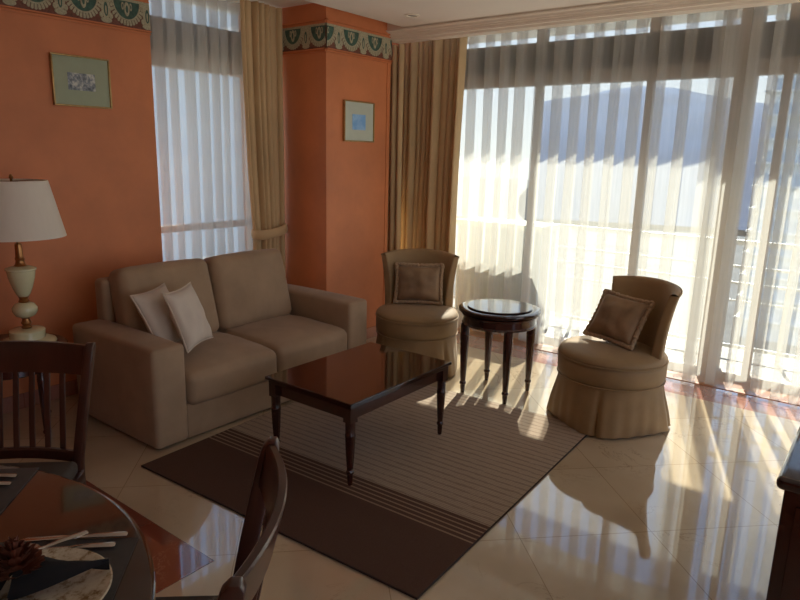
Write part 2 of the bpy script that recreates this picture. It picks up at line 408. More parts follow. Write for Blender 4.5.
def molding(name, prof, axis, a0, a1, label):
    return struct(MB().prism(prof, axis, a0, a1).build(name, M['wall'], smooth=False), label)
def frieze(name, length, place, off=.125, p=.266):
    """swag pattern; u runs along, z up, w out of the wall; place(u,z,w)->xyz"""
    mb = MB(); z0, z1 = 2.212, 2.373
    def quad(u0, u1, za, zb, w, m):
        mb.m = m; mb.add([place(u0, za, 0), place(u1, za, 0), place(u1, zb, 0), place(u0, zb, 0), place(u0, za, w), place(u1, za, w), place(u1, zb, w), place(u0, zb, w)],
               [(0,1,2,3),(4,5,6,7),(0,1,5,4),(1,2,6,5),(2,3,7,6),(3,0,4,7)])
    def poly(pts, w0, w1, m):
        mb.m = m; pts = [(min(max(u, 0), length), min(max(z, z0), z1)) for u, z in pts]; n = len(pts)
        mb.add([place(u, z, w0) for u, z in pts]+[place(u, z, w1) for u, z in pts], [tuple(range(n, 2*n))]+[(i, (i+1) % n, (i+1) % n+n, i+n) for i in range(n)])
    quad(0, length, z0, z1, .004, 2)
    quad(0, length, z1-.014, z1, .008, 1)
    k = -1
    while k*p < length+2*p:
        uc = k*p+off-p; zc = z1-.014
        a, b = .114, .136
        if uc-a > length or uc+p/2+.04 < 0: k += 1; continue
        # green bowl
        arc = [(uc+(a-.02)*cos(t), zc+(b-.022)*sin(t)) for t in [pi+pi*i/20 for i in range(21)]]
        poly(arc, .004, .0055, 0)
        # toothed ring
        for i in range(17):
            t0 = pi+pi*(i+.08)/17; t1 = pi+pi*(i+.82)/17
            poly([(uc+(a-.03)*cos(t0), zc+(b-.034)*sin(t0)), (uc+a*cos(t0), zc+b*sin(t0)), (uc+(a+.004)*cos((t0+t1)/2), zc+(b+.004)*sin((t0+t1)/2)), (uc+a*cos(t1), zc+b*sin(t1)), (uc+(a-.03)*cos(t1), zc+(b-.034)*sin(t1))], .005, .009, 1)
        ring = [(uc+(a-.022)*cos(t), zc+(b-.026)*sin(t)) for t in [pi+pi*i/20 for i in range(21)]]
        ring += [(uc+(a-.030)*cos(t), zc+(b-.034)*sin(t)) for t in [2*pi-pi*i/20 for i in range(21)]]
        for i in range(20): poly([ring[i], ring[i+1], ring[40-i], ring[41-i]], .0055, .010, 1)
        # crest in the bowl
        for (du, dz, ru, rz_) in ((0, -.045, .017, .040), (-.026, -.030, .008, .022), (.026, -.030, .008, .022)):
            e = [(uc+du+ru*cos(t), zc+dz+rz_*sin(t)) for t in [2*pi*i/14 for i in range(14)]]
            poly(e, .0055, .010, 1)
            e = [(uc+du+ru*.45*cos(t), zc+dz+rz_*.55*sin(t)) for t in [2*pi*i/10 for i in range(10)]]
            poly(e, .010, .0108, 0)
        # drop between bowls
        ud = uc+p/2
        for q_, (du, dz, ru, rz_, m_) in enumerate(((0, -.060, .030, .060, 1), (0, -.066, .013, .040, 0), (0, -.070, .005, .026, 1), (0, -.126, .034, .016, 1), (-.030, -.100, .012, .016, 1), (.030, -.100, .012, .016, 1), (0, -.012, .046, .014, 1), (-.034, -.034, .010, .012, 1), (.034, -.034, .010, .012, 1))):
            e = [(ud+du+ru*cos(t), zc+dz+rz_*sin(t)) for t in [2*pi*i/14 for i in range(14)]]
            if e[7][0] < length and e[0][0] > 0: poly(e, .005, .0092+.0003*q_, m_)
        k += 1
    o = mb.build(name, [M['frieze_green'], M['frieze_cream'], M['frieze_red']], smooth=False)
    return struct(o, 'green and cream swag wallpaper frieze')
frieze('trim_5', YC1-YC0, lambda u, z, w_: (XC+w_, YC0+u, z), .254)
frieze('trim_6', .80, lambda u, z, w_: (XC-u, YC0-w_, z), .058)
frieze('trim_7', 2.457-YB, lambda u, z, w_: (XL+w_, 2.457-u, z), .15)
def mold_prof(x, sgn, za, zb):
    h = zb-za
    return [(x, za), (x+sgn*.012, za), (x+sgn*.012, za+h*.3), (x+sgn*.006, za+h*.35), (x+sgn*.006, za+h*.55), (x+sgn*.02, za+h*.7), (x+sgn*.02, zb), (x, zb)]
for i, (za, zb) in enumerate(((2.374, 2.402), (2.188, 2.211))):
    molding('trim_%d' % (8+i), mold_prof(XC, 1, za, zb), 'y', YC0-.02, YC1, 'terracotta moulding on pillar')
    molding('trim_%d' % (10+i), mold_prof(YC0, -1, za, zb), 'x', -4.2, XC+.02, 'terracotta moulding on pillar side')
    molding('trim_%d' % (12+i), mold_prof(XL, 1, za, zb), 'y', YB, 2.457, 'terracotta moulding on left wall')
struct(MB().box(XC-.01, XC+.006, YC1-.045, YC1-.033, .2, 2.188).build('trim_14', M['wall'], smooth=False))
struct(MB().box(XL-.01, XL+.012, YB, 2.457, 0, .09).build('baseboard_left', M['pink_marble'], bevel=.004))
struct(MB().box(XC-.01, XC+.012, YC0-.012, YC1, 0, .09).build('baseboard_column', M['pink_marble'], bevel=.004))

# windows: big window at Y 4.9 (axis x), left window at X -4.2 (axis y)
def window(name, a0, a1, place, mull, thick, sill, label, transom=None):
    fr = MB()
    def bx(u0, u1, w0, w1, za, zb, mbx=None):
        mbx = mbx or fr
        pts = [place(u, w_, z) for u in (u0, u1) for w_ in (w0, w1) for z in (za, zb)]
        xs, ys, zs = zip(*pts); mbx.box(min(xs), max(xs), min(ys), max(ys), min(zs), max(zs))
    bx(a0, a1, -.05, .05, 2.05, 2.115); bx(a0, a1, -.075, .05, 2.115, 2.14)
    bx(a0, a1, -.03, .03, 2.62, 2.66); bx(a0, a1, -.05, .05, sill, sill+.05)
    if transom: bx(a0, a1, -.02, .02, transom-.025, transom+.025)
    for u in mull: bx(u-.025, u+.025, -.03, .03, sill, 2.05)
    for u in mull: bx(u-.04, u+.04, -.03, .03, 2.36, 2.63)
    if thick is not None: bx(thick-.06, thick+.06, -.045, .12, sill, 2.65)
    bx(a0-.02, a0+.02, -.03, .03, sill, 2.65); bx(a1-.02, a1+.02, -.03, .03, sill, 2.65)
    o = struct(fr.build(name, M['frame_alu'], bevel=.004), label)
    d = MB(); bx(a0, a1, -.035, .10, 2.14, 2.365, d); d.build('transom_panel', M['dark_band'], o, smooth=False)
    ed = sorted([a0]+list(mull)+([thick] if thick is not None else [])+[a1])
    for u0, u1 in zip(ed[:-1], ed[1:]):
        g = MB(); bx(u0, u1, -.004, .004, sill+.03, 2.06, g); g.build('pane', M['glass'], o, smooth=False)
        g = MB(); bx(u0, u1, -.004, .004, 2.36, 2.63, g); g.build('pane', M['glass'], o, smooth=False)
    return o
window('window_1', -3.80, XR, lambda u, w_, z: (u, 4.9+w_, z), (-2.41, -1.55, -.70, .25, 1.2), -.95, .0, 'tall window with beige frame and dark transom panel')
struct(MB().box(-4.3, -4.12, 2.40, YC0, 0, .55).build('wall_sill', M['wall'], smooth=False))
window('window_2', 2.44, YC0, lambda u, w_, z: (-4.2-w_, u, z), (), None, .55, 'narrow window behind the sofa', transom=.93)

# ------------------------------------------------------------------ outside
struct(MB().box(-8, 6, 4.98, 6.0, -.25, -.03).build('floor_balcony', M['balcony'], smooth=False))
struct(MB().box(-8, 6, 4.98, 6.04, 2.62, 2.85).build('ceiling_balcony', M['render_white'], smooth=False))
struct(MB().box(-4.6, -4.3, 4.2, 6.0, -.25, 2.85).build('wall_balcony', M['render_white'], smooth=False))
rl = thing('balcony_railing', 'white horizontal bar railing on the balcony outside the tall window', 'railing', (0, 5.6, -.03))
for z, r in ((.92, .022), (.73, .012), (.60, .012), (.46, .008), (.09, .016)):
    MB().tube([(-4.25, 0, z), (5.5, 0, z)], r, 10).build('rail', M['white_metal'], rl)
for i in range(6):
    x = -4.0+i*1.7
    MB().tube([(x, .03, 0), (x, .03, .92)], .016, 10).build('post', M['white_metal'], rl)
pb = thing('balcony_unit', 'low grey tiled planter on the balcony behind the left end of the sheer', 'unit', (-2.86, 5.32, -.03))  # unidentified low object, sized from the shade it casts on the sheer
MB().box(-.42, .42, -.16, .16, 0, .90).build('body', M['unit_tile'], pb, smooth=False)
MB().box(-.44, .44, -.18, .18, .90, .95).build('rim', M['render_white'], pb, bevel=.006)
# distance
def hill():
    P = []
    for i in range(35):
        a = radians(30+ i*2.53); row = []
        for j in range(8):
            d = 260+j*50
            prof = [0, .35, .62, .82, .95, 1, .9, .6][j]
            h = 46*(.55+.45*sin(i*.23+.8)) + 16*noise.noise(Vector((i*.21, j*.4, 3)))
            row.append((d*cos(a), d*sin(a), -22+prof*(h+22)))
        P.append(row)
    return MB().grid(P).build('hillside', M['hill'])
tag(hill(), kind='structure')
struct(MB().box(-700, 700, 15, 700, -26, -24).build('ground_town', M['ground'], smooth=False))
def building(x, y, wx, wy, h, mat, label, slabs=True):
    o = thing('apartment_tower', label, 'building', (x, y, -24))
    MB().box(-wx/2, wx/2, -wy/2, wy/2, 0, h+24).build('facade', mat, o, smooth=False)
    s_ = MB()
    k = 3.2
    while slabs and k < h+24: s_.box(-wx/2-.6, wx/2+.6, -wy/2-1.2, wy/2+.3, k-.25, k); k += 3.2
    if slabs: s_.build('balcony_slabs', M['render_white'], o, smooth=False)
    MB().box(-wx/4, wx/4, -wy/4, wy/4, h+24, h+26.5).build('roof_box', M['render_white'], o, smooth=False)
    return o
building(-12.5, 110, 9, 9, 24, M['tower'], 'tall apartment tower with banded balconies seen through the right sheer')
building(-62, 40, 30, 26, 30, M['house'], 'pale neighbouring apartment block seen through the narrow sheer window', False)

# ------------------------------------------------------------------ curtains
def sheet(name, mat, a0, a1, z0, z1, place, pitch, amp, seed=0, vr=.22, style='z', over=.20, nz=26, label='', cat='sheer curtain', group=None, gather=None, nper=14, hem=.004):
    rnd = random.Random(seed); pts = []   # (u, d) along
    u = a0; k = 0
    while u < a1-.001:
        p = pitch*(1+rnd.uniform(-vr, vr)); p = min(p, a1-u) if a1-u-p > pitch*.4 else a1-u
        A = amp*(1+rnd.uniform(-vr*1.5, vr*1.4)); ov = over*(1+rnd.uniform(-.4, .4))
        if style == 'z': pts += [(u, -A), (u+p*.30, -A*.72), (u+p*.60, -A*.34), (u+p*(.72+ov*.5), 0), (u+p*(.72+ov*.45), -A*.15), (u+p*(.72-ov*.45), -A*.88), (u+p*(.72-ov*.5), -A), (u+p*.86, -A*1.04)]
        elif style == 'zr': pts += [(u, 0), (u+p*.30, -A*.28), (u+p*.60, -A*.66), (u+p*(.72+ov*.5), -A), (u+p*(.72+ov*.45), -A*.85), (u+p*(.72-ov*.45), -A*.12), (u+p*(.72-ov*.5), 0), (u+p*.86, A*.04)]
        else: pts += [(u, 0), (u+p*.10, -A*.5), (u+p*.30, -A*.92), (u+p*.5, -A*(.9+ov*.3)), (u+p*.72, -A*.9), (u+p*.91, -A*.5)]
        u += p; k += 1
    pts.append((a1, -amp if style == 'z' else 0))
    # catmull-rom
    cv = []
    for i in range(len(pts)-1):
        p0 = pts[max(i-1, 0)]; p1 = pts[i]; p2 = pts[i+1]; p3 = pts[min(i+2, len(pts)-1)]
        for s in range(3):
            t = s/3
            cv.append(tuple(.5*((2*p1[c])+(-p0[c]+p2[c])*t+(2*p0[c]-5*p1[c]+4*p2[c]-p3[c])*t*t+(-p0[c]+3*p1[c]-3*p2[c]+p3[c])*t**3) for c in (0, 1)))
    cv.append(pts[-1])
    P = []
    for iz in range(nz+1):
        tz = iz/nz; z = z1+(z0-z1)*tz; row = []
        for (uu, dd) in cv:
            wob = noise.noise(Vector((uu*2.2+seed, tz*1.5, 1)))*.022*tz + noise.noise(Vector((uu*9+seed, tz*3, 5)))*.008*tz
            sc = 1-.25*tz+.2*noise.noise(Vector((uu*3, tz*2, seed)))
            U = uu+wob; D = dd*sc+noise.noise(Vector((uu*4, tz*2, 9+seed)))*.015*tz
            if gather: U = gather(U, tz, z)
            zz = z+(noise.noise(Vector((uu*5, 2, seed)))*.02*(tz**8))
            row.append(place(U, D, zz))
        P.append(row)
    o = MB().grid(P).build(name, mat, angle=180)
    return tag(o, label, cat, group)
plX = lambda Y0: (lambda u, d, z: (u, Y0+d, z))
plY = lambda X0: (lambda u, d, z: (X0-d, u, z))
sheet('sheer_curtain', M['sheer'], -3.05, -1.00, .018, 2.62, plX(4.80), .155, .105, 3, vr=.12, over=.20, label='long white sheer curtain behind the round side table, left half of the tall window')
sheet('sheer_curtain', M['sheer'], -1.10, 2.2, .018, 2.62, plX(4.68), .140, .095, 11, vr=.3, label='densely pleated white sheer at the right end of the tall window beside the cabinet', over=.3)
sheet('sheer_curtain', M['sheer'], 2.475, 3.42, .02, 2.51, plY(-3.98), .105, .06, 8, over=.34, style='zr', label='white sheer hanging at the narrow window behind the sofa')
# drapes
def g_right(u, tz, z):
    c = -3.16; return c+(u-c)*(1-.05*sin(pi*min(1, tz*1.0)))+(-.03*tz)
sheet('drape', M['drape'], -3.62, -3.325, .02, 2.345, plX(4.33), .055, .045, 14, vr=.4, over=.5, style='d', label='narrow strip of gold brown drape showing just right of the pink pillar', cat='curtain')
sheet('drape', M['drape'], -3.50, -2.86, .02, 2.40, plX(4.52), .060, .050, 21, vr=.45, over=.5, style='d', label='gold brown drape hanging behind the slipper chair in the corner', cat='curtain', gather=g_right)
def g_left(u, tz, z):
    # pinched at the tieback (z .86), right edge stays
    e = 3.455; base = u-e
    k = max(0, 1-abs(z-.905)/1.5); k = k**1.6
    return e+base*(1-.20*k)-.01*k
dl = sheet('drape', M['drape'], 3.09, 3.46, .02, 2.505, plY(-3.80), .052, .045, 31, vr=.4, over=.5, style='d', label='gold brown drape tied back beside the window behind the sofa', cat='curtain', gather=g_left)
tb = []
for i in range(28):
    t = 2*pi*i/28; tb.append((-3.785+.085*cos(t), 3.30+.150*sin(t), .905+.02*sin(t)))
MB().tube(tb, .012, 8, closed=True, sy=3.0).build('tieback', M['drape'], dl)

# ------------------------------------------------------------------ rug
RA, RB, RC = Vector((-2.715, 1.535)), Vector((-1.124, 1.606)), Vector((-1.196, 3.42))
ax = (RB-RA).normalized(); ang = math.atan2(ax.y, ax.x)
rw, rl_ = (RB-RA).length, 1.80
rug = thing('area_rug', 'brown rug with dark end band and thin stripes under the coffee table', 'rug', (RA.x, RA.y, 0), ang)
MB().box(0, rw, 0, rl_, .001, .010).build('pile', M['rug'], rug, smooth=False)
fr = MB(); fr.tube([(0, 0, .0055), (rw, 0, .0055), (rw, rl_, .0055), (0, rl_, .0055)], .005, 8, closed=True); fr.build('binding', M['rug_edge'], rug)

# ------------------------------------------------------------------ sofa (local: x depth towards the room, y along the wall)
SX, SY0, SY1 = -2.78, 1.66, 3.28
sofa = thing('loveseat_sofa', 'taupe fabric two-seat sofa against the terracotta wall', 'sofa', (SX, (SY0+SY1)/2, 0))
hw = (SY1-SY0)/2
aw = .095
MB().soft((-.40, 0, .105), (.385, hw-.19, .095), .012, n=6).build('base_frame', M['sofa'], sofa)
for s in (-1, 1):
    MB().soft((-.40, s*(hw-aw), .2745), (.40, aw, .2615), .024, (.004, .006, .008), n=10).build('armrest', M['sofa'], sofa)
MB().soft((-.765, 0, .41), (.055, hw-.155, .36), .03, n=8).build('back_frame', M['sofa'], sofa)
for s in (-1, 1):
    def fn(X):
        # soft front edge droop
        x, y, z = X
        z += -.022*max(0, x/.32)**3
        z += .006*noise.noise(Vector((x*9, y*9+s, 2)))*(1 if z > 0 else 0)
        x += .006*sin(y*60)*max(0, 1-abs(y)/.12)*(1 if x > .28 else 0)
        return (x, y, z)
    MB().soft((-.315, s*.307, .293), (.325, .304, .088), .040, (.010, .003, .020), n=18, fn=fn).build('seat_cushion', M['sofa'], sofa)
for s in (-1, 1):
    def fn(X):
        x, y, z = X
        t = (z+.22)/.44
        y2 = y*(1-.02*t)
        c = cos(radians(14)); sn = sin(radians(14))
        return (x*c-z*sn, y2, x*sn+z*c)
    MB().soft((-.625, s*.307-.012, .598), (.085, .300, .236), .048, (.028, .006, .010), n=18, fn=fn).build('back_cushion', M['sofa'], sofa)
for sx_ in (-.72, -.07):
    for s in (-1, 1):
        MB().box(sx_-.03, sx_+.03, s*(hw-.1)-.03, s*(hw-.1)+.03, 0, .035).build('foot', M['mahogany'], sofa)

def pillow_mb(w_, h_, t_, pinch=.09, n=18, wr=.012, seed=0):
    mb = MB(); F = []
    for side in (1, -1):
        P = []
        for i in range(n+1):
            u = -1+2*i/n; row = []
            for j in range(n+1):
                v = -1+2*j/n
                ou = u*(1-pinch*(1-v*v)*abs(u)**3*.9) ; ov = v*(1-pinch*(1-u*u)*abs(v)**3*.9)
                th = (max(0, (1-u*u))**.42)*(max(0, (1-v*v))**.42)
                nz_ = noise.noise(Vector((u*2.2, v*2.2, seed+side)))*wr*th
                row.append((ou*w_/2, ov*h_/2, side*(t_/2*th)+nz_))
            P.append(row)
        mb.grid(P)
    return mb
def outline(w_, h_, pinch=.09, n=18):
    pts = []
    for (a, b) in [(-1+2*i/n, -1) for i in range(n)]+[(1, -1+2*i/n) for i in range(n)]+[(1-2*i/n, 1) for i in range(n)]+[(-1, 1-2*i/n) for i in range(n)]:
        ou = a*(1-pinch*(1-b*b)*abs(a)**3*.9); ov = b*(1-pinch*(1-a*a)*abs(b)**3*.9)
        pts.append((ou*w_/2, ov*h_/2, 0))
    return pts
def merge(o):
    bm = bmesh.new(); bm.from_mesh(o.data); bmesh.ops.remove_doubles(bm, verts=bm.verts, dist=.0004); bmesh.ops.recalc_face_normals(bm, faces=bm.faces); bm.to_mesh(o.data); bm.free()
def piped_cushion(label, loc, M3, w_, h_, t_, seed, group=None):
    o = bpy.data.objects.new('throw_cushion', None); COL.objects.link(o); tag(o, label, 'cushion', group); o.empty_display_size = .05
    o.matrix_world = Matrix.Translation(loc) @ M3.to_4x4()
    b = pillow_mb(w_, h_, t_, .10, wr=.02, seed=seed).build('cover', M['cushion_beige'], o, angle=180); merge(b)
    MB().tube(outline(w_, h_, .10), .0045, 6, closed=True).build('piping', M['piping'], o)
    return o
def frame_from(xdir, ydir):     # local x -> xdir, local y -> ydir (orthogonalised)
    x = Vector(xdir).normalized(); y = Vector(ydir); y = (y-x*y.dot(x)).normalized(); z = x.cross(y)
    return Matrix((x, y, z)).transposed()
# cushions lean against the left back cushion and arm
piped_cushion('beige piped cushion leaning on the left arm of the sofa, further left', Vector((-3.165, 1.970, .588)), frame_from((-.36, .93, .05), (-.41, -.21, .89)), .29, .34, .10, 1)
piped_cushion('beige piped cushion on the sofa, the right and front one of the pair', Vector((-3.035, 2.052, .597)), frame_from((-.45, .89, .02), (-.31, -.18, .93)), .29, .34, .10, 4)

# ------------------------------------------------------------------ slipper chairs (local: faces -y)
def make_slipper():
    root = thing('slipper_chair', '', 'chair')
    def skirt_r(r, z, t):
        k = max(0, (.27-z)/.27)
        f = 0
        for a in (-pi/4, pi/4, -3*pi/4, 3*pi/4):
            d = (t-a+pi) % (2*pi)-pi
            f += .055*math.exp(-(d/.42)**2)*k**1.3 - .030*math.exp(-(d/.045)**2)*min(1, k*2)
        return r*(1+.02*k)+f+.004*sin(t*23)*k
    MB().lathe([(.285, .012), (.290, .10), (.285, .20), (.280, .262), (.279, .275)], n=128, rf=skirt_r).build('skirt', M['chair_fabric'], root, angle=60)
    MB().lathe([(.279, .272), (.287, .285), (.292, .31), (.292, .37), (.287, .385), (.282, .392)], n=64).build('seat_band', M['chair_fabric'], root)
    pr_ = [(.280, .386), (.291, .396), (.290, .410), (.278, .425), (.24, .437), (.16, .446), (.08, .45), (.001, .451)]
    MB().lathe(pr_, n=64).build('seat', M['chair_fabric'], root, angle=60)
    for r_, z_ in ((.289, .275), (.292, .392)):
        MB().tube([(r_*cos(2*pi*i/64), r_*sin(2*pi*i/64), z_) for i in range(64)], .0045, 6, closed=True).build('piping', M['chair_fabric'], root)
    # backrest: curved shell
    def shell(side):
        P = []
        for i in range(33):
            s = -1+2*i/32; row = []
            for j in range(17):
                t = j/16
                z = .36+.45*t - .022*(s**2)*t
                rad = .220+.012*t+.056*t**2.2
                span = radians(62-3*t)
                a = pi/2 + s*span
                rr = rad + (0 if side < 0 else .058-.012*t)
                row.append((rr*cos(a)*(1.0-.02*t), rr*sin(a)*(.93), z))
            P.append(row)
        return P
    A = shell(-1); B = shell(1)
    mb = MB(); mb.grid(A); mb.grid(B)
    def rim(pa, pb):
        P = []
        for k in range(5):
            t = k/4; row = []
            for a, b in zip(pa, pb):
                a = Vector(a); b = Vector(b); m_ = a.lerp(b, t)
                row.append(m_)
            P.append(row)
        return P
    top = rim([r[-1] for r in A], [r[-1] for r in B])
    for k in range(5): top[k] = [v+Vector((0, 0, .012*sin(pi*k/4))) for v in top[k]]
    mb.grid(top)
    mb.grid(rim(A[0], B[0])); mb.grid(rim(A[-1], B[-1])); mb.grid(rim([r[0] for r in A], [r[0] for r in B]))
    o = mb.build('backrest', M['chair_fabric'], root, angle=50); merge(o)
    loop = [r[-1] for r in B]
    MB().tube(loop, .005, 6).build('piping', M['chair_fabric'], root)
    return root
LCH = (-2.62, 3.63); RCH = (-1.215, 3.632)
ch1 = make_slipper(); ch1.location = (*LCH, 0); ch1.rotation_euler = (0, 0, radians(33))
ch1['label'] = 'gold brown skirted slipper chair in front of the corner drape'
ch2 = copy_tree(ch1); ch2.location = (*RCH, .0); ch2.rotation_euler = (0, 0, radians(-35))
ch2['label'] = 'gold brown skirted slipper chair right of the round side table'
ch2.scale = (1.04, 1.04, 1.0)
for c in (ch1, ch2): c['group'] = 'slipper chairs by the tall window'
def fringed(label, base, rz, tilt, roll, w_=.30, h_=.25, seed=0):
    o = bpy.data.objects.new('fringed_cushion', None); COL.objects.link(o); tag(o, label, 'cushion'); o.empty_display_size = .05
    R_ = Matrix.Rotation(rz, 3, 'Z') @ Matrix.Rotation(roll, 3, 'Y') @ Matrix.Rotation(radians(90)-tilt, 3, 'X')
    o.matrix_world = Matrix.Translation(base) @ R_.to_4x4()
    b = pillow_mb(w_, h_, .125, .07, wr=.022, seed=seed).build('cover', M['cushion_brown'], o, angle=180); merge(b)
    ol = outline(w_+.018, h_+.018, .07, 26); rnd = random.Random(seed)
    mb = MB(); mb.tube(ol, [.0135+.0022*sin(i*2.4)+rnd.uniform(-.002, .002) for i in range(len(ol))], 8, closed=True)
    mb.build('fringe', M['fringe'], o)
    return o
def rel(c, rz, x, y, z): return Vector((c[0]+x*cos(rz)-y*sin(rz), c[1]+x*sin(rz)+y*cos(rz), z))
fringed('brown fringed cushion standing on the corner slipper chair', rel(LCH, radians(33), 0, .105, .595), radians(33), radians(17), 0, .315, .262, seed=2)
fc = fringed('brown fringed cushion tilted on the right slipper chair', (0, 0, 0), 0, 0, 0, .31, .27, seed=6)
fc.matrix_world = Matrix.Translation((-1.222, 3.700, .592)) @ frame_from((.95, -.30, -.04), (.19, .48, .85)).to_4x4()

# ------------------------------------------------------------------ tables
def fluted_leg(mb, c, z_top, r0, r1, block=None, flutes=12):
    def rf(r, z, t):
        if .075 < z < z_top-.085: return r*(1-.09*(.5+.5*cos(flutes*t)))
        return r
    H = z_top
    prof = [(r1*.62, 0), (r1*.80, .006), (r1*.95, .045), (r1*.9, .052), (r1*1.25, .060), (r1*1.25, .068), (r1*.95, .076)]
    for i in range(7):
        t = i/6; prof.append((r1*.98+(r0-r1*.98)*t**.8, .078+(H-.085-.078)*t))
    prof += [(r0*.98, H-.080), (r0*1.04, H-.074), (r0*1.04, H-.062), (r0*.97, H-.055), (r0*.98, H-.03), (r0*1.0, H)]
    mb.lathe(prof, c, 48, rf)
ct = thing('coffee_table', 'dark polished wooden coffee table with fluted legs on the rug', 'table', (-2.068, 2.40, .0115))
hx, hy, H = .284, .402, .412
tp = MB(); tp.box(-hx, hx, -hy, hy, H-.016, H); tp.box(-hx+.012, hx-.012, -hy+.012, hy-.012, H-.035, H-.017)
tp.build('tabletop', M['table_top'], ct, smooth=False, bevel=.004, seg=3)
MB().box(-hx+.035, hx-.035, -hy+.035, -hy+.05, H-.095, H-.035).box(-hx+.035, hx-.035, hy-.05, hy-.035, H-.095, H-.035).box(-hx+.035, -hx+.05, -hy+.035, hy-.035, H-.095, H-.035).box(hx-.05, hx-.035, -hy+.035, hy-.035, H-.095, H-.035).build('apron', M['mahogany'], ct, smooth=False)
for sx_ in (-1, 1):
    for sy in (-1, 1):
        lm = MB(); cx_, cy_ = sx_*(hx-.037), sy*(hy-.037)
        lm.box(cx_-.023, cx_+.023, cy_-.023, cy_+.023, H-.102, H-.035)
        fluted_leg(lm, (cx_, cy_), H-.10, .0235, .0145); lm.build('leg', M['mahogany'], ct)
rt = thing('round_side_table', 'small round dark wooden side table between the slipper chairs', 'table', (-1.935, 3.575, .0))
rt.scale = (1, 1, 1.03)
MB().lathe([(.236, .515), (.246, .520), (.258, .527), (.260, .536), (.258, .544), (.250, .548), (.205, .5485)], n=72).build('tabletop', M['table_top'], rt)
MB().lathe([(.197, .549), (.203, .550), (.205, .555), (.202, .5585), (.17, .559)], n=72).build('tray_disc', M['table_top'], rt)
MB().lathe([(.228, .445), (.236, .448), (.238, .455), (.232, .462), (.232, .500), (.240, .507), (.240, .514)], n=72).build('apron', M['mahogany'], rt)
for k in range(4):
    a = radians(45+90*k+0); lm = MB(); fluted_leg(lm, (.218*cos(a), .218*sin(a)), .447, .029, .017); lm.build('leg', M['mahogany'], rt)

# ------------------------------------------------------------------ lamp table and lamp
et = thing('end_table', 'round dark wooden end table under the lamp', 'table', (-3.60, 1.335, -.038))
MB().lathe([(.25, .475), (.27, .48), (.285, .49), (.285, .502), (.278, .508), (.10, .5085)], n=64).build('tabletop', M['table_top'], et)
MB().lathe([(.235, .40), (.24, .405), (.24, .474)], n=64).build('apron', M['mahogany'], et)
for k in range(4):
    a = radians(20+90*k); lm = MB(); fluted_leg(lm, (.21*cos(a), .21*sin(a)), .42, .022, .015); lm.build('leg', M['mahogany'], et)
LP = (-3.585, 1.435)
lamp = thing('table_lamp', 'cream ceramic table lamp with brass fittings and pale tapered shade', 'lamp', (*LP, .4715))
MB().lathe([(.135, 0), (.138, .008), (.132, .018), (.105, .028), (.086, .032), (.084, .038), (.086, .072), (.080, .078), (.045, .082), (.02, .084)], n=48).build('base', M['ceramic'], lamp)
MB().lathe([(.022, .083), (.028, .09), (.018, .10), (.026, .112), (.02, .124), (.018, .135), (.025, .142)], n=32).build('lower_fitting', M['brass'], lamp)
MB().lathe([(.024, .141), (.046, .152), (.060, .175), (.060, .195), (.045, .215), (.024, .224)], n=40).build('ceramic_knop', M['ceramic'], lamp)
MB().lathe([(.022, .223), (.028, .230), (.020, .240), (.024, .250), (.028, .256)], n=32).build('middle_fitting', M['brass'], lamp)
MB().lathe([(.024, .255), (.034, .268), (.048, .305), (.062, .355), (.067, .392), (.073, .396), (.073, .404), (.060, .410), (.030, .418)], n=40).build('ceramic_urn', M['ceramic'], lamp)
MB().lathe([(.034, .417), (.024, .427), (.020, .445), (.024, .455), (.019, .465), (.017, .53), (.008, .535), (.006, .86), (.011, .87), (.004, .885)], n=24).build('stem', M['brass'], lamp)
shp = [(.232, .595), (.148, .835)]
sh = MB(); 
P = []
for (r, z) in ((.228, .570), (.196, .712), (.164, .855), (.161, .855), (.193, .712), (.225, .570)):
    P.append([(r*cos(2*pi*k/64), r*sin(2*pi*k/64), z) for k in range(64)])
sh.grid(P, cu=True, cv=True); sh.build('lamp_shade', M['lampshade'], lamp)
sp_ = MB()
for k in range(3):
    a = 2*pi*k/3; sp_.tube([(0, 0, .850), (.162*cos(a), .162*sin(a), .850)], .002, 6)
sp_.build('shade_spider', M['brass'], lamp)

# ------------------------------------------------------------------ pictures
def picture(label, X, y0, y1, z0, z1, art, mount, ar):
    o = thing('framed_picture', label, 'picture', (X+.001, (y0+y1)/2, z0))
    w_ = (y1-y0)/2; h_ = z1-z0; t = .009
    mb = MB(); mb.box(0, .022, -w_, w_, 0, t).box(0, .022, -w_, w_, h_-t, h_).box(0, .022, -w_, -w_+t, t, h_-t).box(0, .022, w_-t, w_, t, h_-t)
    fo = mb.build('frame', M['gold_frame'], o, bevel=.002)
    MB().box(.002, .012, -w_+t, w_-t, t, h_-t).build('mount', mount, o, smooth=False)
    a0, a1, b0, b1 = ar
    MB().box(.012, .0135, a0, a1, b0, b1).build('print', art, o, smooth=False)
    return o
picture('framed landscape etching in wide sage mount above the lamp on the left wall', XL, 1.823, 2.165, 1.725, 2.008, M['etching'], M['mat_green'], (-.082, .078, .092, .187))
picture('small framed blue print on the pink pillar', XC, 3.647, 3.989, 1.582, 1.877, M['blue_print'], M['mat_pale'], (-.078, .072, .088, .2))

